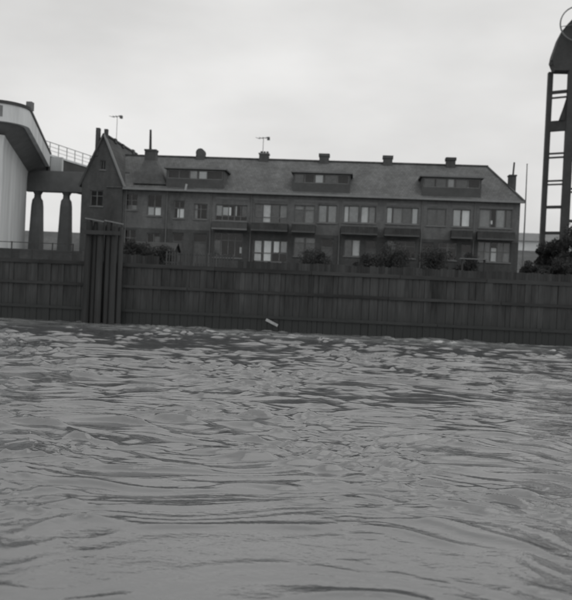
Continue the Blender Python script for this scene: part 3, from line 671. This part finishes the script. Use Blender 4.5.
# ------------------------------------------------------------------ foliage
def leaves(mb, c, r, n, size):
    """leaf-sized faces through an ellipsoid, thicker towards the skin"""
    for _ in range(n):
        d = Vector((rng.gauss(0, 1), rng.gauss(0, 1), rng.gauss(0, 1))).normalized()
        rad = rng.uniform(.35, 1.0) ** .6 * (1.0 if rng.random() < .8 else rng.uniform(1.0, 1.45))
        p = Vector((c[0] + d.x * r[0] * rad, c[1] + d.y * r[1] * rad, c[2] + d.z * r[2] * rad))
        u = Vector((rng.gauss(0, 1), rng.gauss(0, 1), rng.gauss(0, 1))).normalized(); w = u.cross(Vector((rng.gauss(0, 1), rng.gauss(0, 1), rng.gauss(0, 1)))).normalized()
        s = size * rng.uniform(.6, 1.3); o = len(mb.v)
        mb.v += [tuple(p - u * s), tuple(p + w * s * .45), tuple(p + u * s), tuple(p - w * s * .45)]; mb.f.append((o, o + 1, o + 2, o + 3))
def plant(name, x, y, h, rx, label, cat, clumps=9, n=220, size=.13, trunk=True, group=None):
    t = thing(name, (x, y, GZ), label, cat, group)
    tb = MB(); th_ = h * .45
    tb.tube([(x, y, GZ - .2), (x + .1 * rx, y, GZ + th_ * .5), (x - .05 * rx, y, GZ + h * .75)], [.05 * h ** .7, .04 * h ** .7, .015 * h ** .7], 7)
    for k in range(5):
        a = rng.uniform(0, 6.28); z = GZ + h * rng.uniform(.2, .5)
        tb.tube([(x, y, z), (x + math.cos(a) * rx * .6, y + math.sin(a) * rx * .6, z + h * .3)], [.022 * h ** .7, .008 * h ** .7], 5)
    for k in range(26):      # bare twigs that break the outline
        a = rng.uniform(0, 6.28); z = GZ + h * rng.uniform(.35, .8); q = rx * rng.uniform(.2, .7); e = rng.uniform(.15, .4)
        p0 = Vector((x + math.cos(a) * q, y + math.sin(a) * q, z)); p1 = p0 + Vector((math.cos(a) * e * rx, math.sin(a) * e * rx, h * rng.uniform(.08, .24)))
        tb.tube([p0, p1], [.012, .006], 4)
    tb.build('trunk' if trunk else 'stem', 'bark', t)
    cr = MB()
    for k in range(clumps):
        a = rng.uniform(0, 6.28); q = rng.uniform(.1, .8); zc = GZ + h * rng.uniform(.3 if trunk else .25, .82)
        rr = rx * rng.uniform(.18, .46)
        leaves(cr, (x + math.cos(a) * q * rx * 1.05, y + math.sin(a) * q * rx * 1.05, zc - h * .25 * q * rng.random()), (rr, rr, min(rr * .9, h * .22)), n, size)
    cr.build('crown' if trunk else 'foliage', 'leaf', t, fix=False)
    return t
plant('leafy_tree', 24.6, 86, 8.7, 3.0, 'dark round tree in front of the lift tower at right edge', 'tree', 70, 480, .12)
plant('leafy_tree', 21.2, 88, 6.6, 1.7, 'smaller dark tree at the foot of the left tower leg', 'tree', 50, 420, .11)
for k, (x, y, h, r, lb) in enumerate((
        (13.0, 61, 1.9, .8, 'small shrub just right of the end wall of the terrace'),
        (14.2, 60.5, 1.7, .8, 'rounded shrub between the end wall and the tower foot'),
        (15.6, 61, 2.3, 1.0, 'bigger shrub below the narrow tree at the right'),
        (16.0, 57.5, 1.6, 0.9, 'shrub at the far right end of the quay'),
        (-17.6, 61, 2.3, 1.5, 'wide dark bush under the small ground floor window near the wing'),
        (-15.4, 60, 2.0, 1.2, 'dark bush left of the picket fence'),
        (2.9, 66.5, 3.4, 1.7, 'tall dark bush hiding the ground floor below the window with two white curtain edges'),
        (-3.2, 65, 2.4, 1.5, 'broad bush before the middle of the terrace'),
        (0.9, 65, 2.2, 1.3, 'dark bush between the broad middle bush and the tall bushes'),
        (9.3, 66.5, 2.8, 1.3, 'dark bush behind the pale bench'),
        (6.6, 66, 3.2, 1.8, 'tall dark bush left of the pale bench'),
        (-20.0, 60, 1.6, 1.0, 'low bush beside the mooring piles'))):
    plant('garden_shrub', x, y, h, r, lb, 'shrub', 26, 380, .06, False, 'shrubs in the quay gardens')

# ------------------------------------------------------------------ gardens in front of the houses
# picket fence
fe = thing('picket_fence', (-12, 57.5, GZ), 'weathered picket fence before the wide ground floor window', 'fence')
xx = -14.2
while xx < -9.0:
    h = 5.35 + rng.uniform(-.04, .04)
    MB().prism([(xx, GZ), (xx + .1, GZ), (xx + .1, h - .08), (xx + .05, h), (xx, h - .08)], 57.5, 57.53).build('picket', 'wood_grey', fe); xx += .21
for z in (4.5, 5.1): MB().box(-14.25, -8.95, 57.53, 57.58, z, z + .09).build('rail', 'wood_grey', fe)
# board fence along the yards
bf = thing('board_fence', (4, 56.5, GZ), 'low dark board fence along the gardens behind the river wall', 'fence')
xx = -8.6
while xx < 18:
    h = 4.85 + rng.uniform(-.06, .05); w = rng.uniform(.19, .24)
    MB().box(xx, xx + w - .012, 56.5 + rng.uniform(-.006, .006), 56.53, GZ, h).build('board', 'wood_dark', bf); xx += w
for z in (4.35, 4.7): MB().box(-8.6, 18, 56.54, 56.6, z, z + .07).build('rail', 'wood_dark', bf)
bf2 = thing('board_fence', (-17, 56.6, GZ), 'short dark board fence between mooring piles and picket fence', 'fence')
xx = -19.2
while xx < -14.5:
    h = 4.95 + rng.uniform(-.06, .05)
    MB().box(xx, xx + .2, 56.6 + rng.uniform(-.006, .006), 56.63, GZ, h).build('board', 'wood_dark', bf2); xx += .215
# shed with low pitched roof
sh = thing('garden_shed', (-16.6, 64, GZ), 'low dark wooden shed with pitched roof below the left windows', 'shed')
for k in range(13):
    x0 = -18.2 + k * .25; MB().box(x0, x0 + .238, 63.0 + rng.uniform(-.005, .005), 63.04, GZ, 5.6).build('board', 'wood_dark', sh)
MB().prism([(63.05, GZ), (65, GZ), (65, 5.58), (64.02, 6.2), (63.05, 5.58)], -18.18, -14.98, 'x').build('wall', 'wood_dark', sh)
MB().prism([(62.8, 5.55), (64.0, 6.25), (65.2, 5.55), (65.2, 5.63), (64.0, 6.34), (62.8, 5.63)], -18.4, -14.8, 'x').build('roof', 'steel_dark', sh)
# pale slab on posts
be = thing('garden_bench', (9.1, 62, GZ), 'pale flat bench top in front of the right hand ground floor window', 'bench')
MB().box(8.05, 10.15, 61.7, 62.2, 5.88, 5.96).build('top', 'stone_trim', be)
for xx in (8.2, 9.9): MB().box(xx, xx + .12, 61.8, 62.1, GZ, 5.88).build('leg', 'wood_dark', be)

# ------------------------------------------------------------------ lift bridge tower
tw = thing('lift_tower', (30.4, 111, GZ), 'tall dark steel tower of a lift bridge with hood and big sheave wheel', 'tower')
TZ = 34.3
A, B = Vector((25.45, 110.6)), Vector((28.0, 109.2)); C_, D_ = Vector((35.6, 113.6)), Vector((33.0, 115.0))
for p, w, top in ((A, .62, TZ), (B, 1.05, TZ), (C_, 1.0, TZ), (D_, .62, TZ)):
    l = MB().box(p.x - w / 2, p.x + w / 2, p.y - .4, p.y + .4, GZ - .3, top).build('leg', 'steel_dark', tw)
def strut(p, q, z, h, t=.3, name='strut', z2=None):
    return MB().bar((p.x, p.y, z), (q.x, q.y, z if z2 is None else z2), t, h).build(name, 'steel_dark', tw)
for z, h in ((31.5, .42), (30.75, .2), (23.1, .22), (22.55, .22), (19.35, .22), (18.85, .2), (15.75, .4), (12.2, .4), (8.5, .4)): strut(A, B, z, h)
MB().bar((A.x, A.y, 26.85), (B.x, B.y, 26.85), .5, 1.4).build('web_plate', 'steel_dark', tw)
for z, h in ((31.4, .4), (26.9, .22), (26.3, .22), (22.7, .22), (22.2, .22), (18.3, .22), (17.85, .22), (13.9, .4), (9.5, .4)): strut(B, C_, z, h)
for z in (31.4, 26.6, 22.4, 18.0, 13.9): strut(D_, C_, z, .3); 
for z0, z1 in ((9.5, 13.9), (13.9, 17.9), (18.3, 22.2), (22.7, 26.3), (26.9, 31.4)):
    mid = B + (C_ - B) * .5
    strut(B + (C_ - B) * .3, C_, z0, .22, .2, 'brace', z1); strut(B + (C_ - B) * .3, C_, z1, .22, .2, 'brace', z0)
for z in (28.2,):
    q = MB(); q.prism([(27.45, z - .7), (27.45, z + 2.5), (27.1, z + 1.1), (26.55, z - .7)], 109.25, 109.4); q.build('gusset', 'steel_dark', tw)
ho = MB(); ho.prism([(25.75, 34.2), (25.2, 35.5), (25.35, 36.4), (26.0, 38.6), (26.6, 39.9), (27.4, 40.5), (33.4, 40.5), (34.9, 38.6), (35.6, 36.4), (35.7, 35.5), (35.2, 34.2)], 109.2, 110.9)
hood = ho.build('machine_house', 'steel_dark', tw)
MB().box(25.0, 25.3, 109.2, 109.6, 34.9, 35.6).build('lamp_bracket', 'steel_dark', hood)
MB().box(25.6, 35.8, 109.0, 109.19, 34.2, 34.5).build('floor_edge', 'steel_dark', hood)
cx, cz, rr = 28.35, 40.45, 2.35
whl = MB(); n = 40
ptsw = [(cx + math.cos(2 * math.pi * k / n) * rr, 108.8, cz + math.sin(2 * math.pi * k / n) * rr) for k in range(n)]
for k in range(n): whl.bar(ptsw[k], ptsw[(k + 1) % n], .16, .16)
sv = whl.build('sheave_wheel', 'steel_mid', tw)
for k in range(4):
    t = 2 * math.pi * k / 4 + .2
    MB().bar((cx, 108.8, cz), (cx + math.cos(t) * rr, 108.8, cz + math.sin(t) * rr), .08).build('spoke', 'steel_mid', sv)
MB().tube([(cx, 108.4, cz), (cx, 109.3, cz)], [.4, .4], 12).build('hub', 'steel_dark', sv)
MB().prism([(27.0, 40.45), (28.35, 42.0), (29.7, 40.45)], 109.3, 110.5).build('bearing_stand', 'steel_dark', tw)

# ------------------------------------------------------------------ far things
fwh = thing('hazy_far_block', (32, 165, GZ), 'pale low block on the horizon between terrace and tower, distance haze in its colour', 'building')  # added block for the faint distance; its pale colour imitates haze
MB().box(24, 44, 160, 170, GZ, 14.6).build('wall', 'haze_pale', fwh)
MB().prism([(159.5, 14.6), (165, 16.6), (170.5, 14.6)], 23.6, 44.4, 'x').build('roof', 'zinc', fwh)
lm = thing('lattice_mast', (-57.1, 150, GZ), 'small far lattice mast between the second column and the gabled wing', 'mast')
for dx in (-.35, .35): MB().bar((-57.1 + dx, 150, GZ), (-57.1 + dx, 150, 17.0), .22).build('leg', 'steel_dark', lm)
for k in range(9): MB().bar((-57.6, 149.95, 16.8 - k * .85), (-56.6, 149.95, 16.8 - k * .85), .2, .3).build('rung', 'steel_dark', lm)
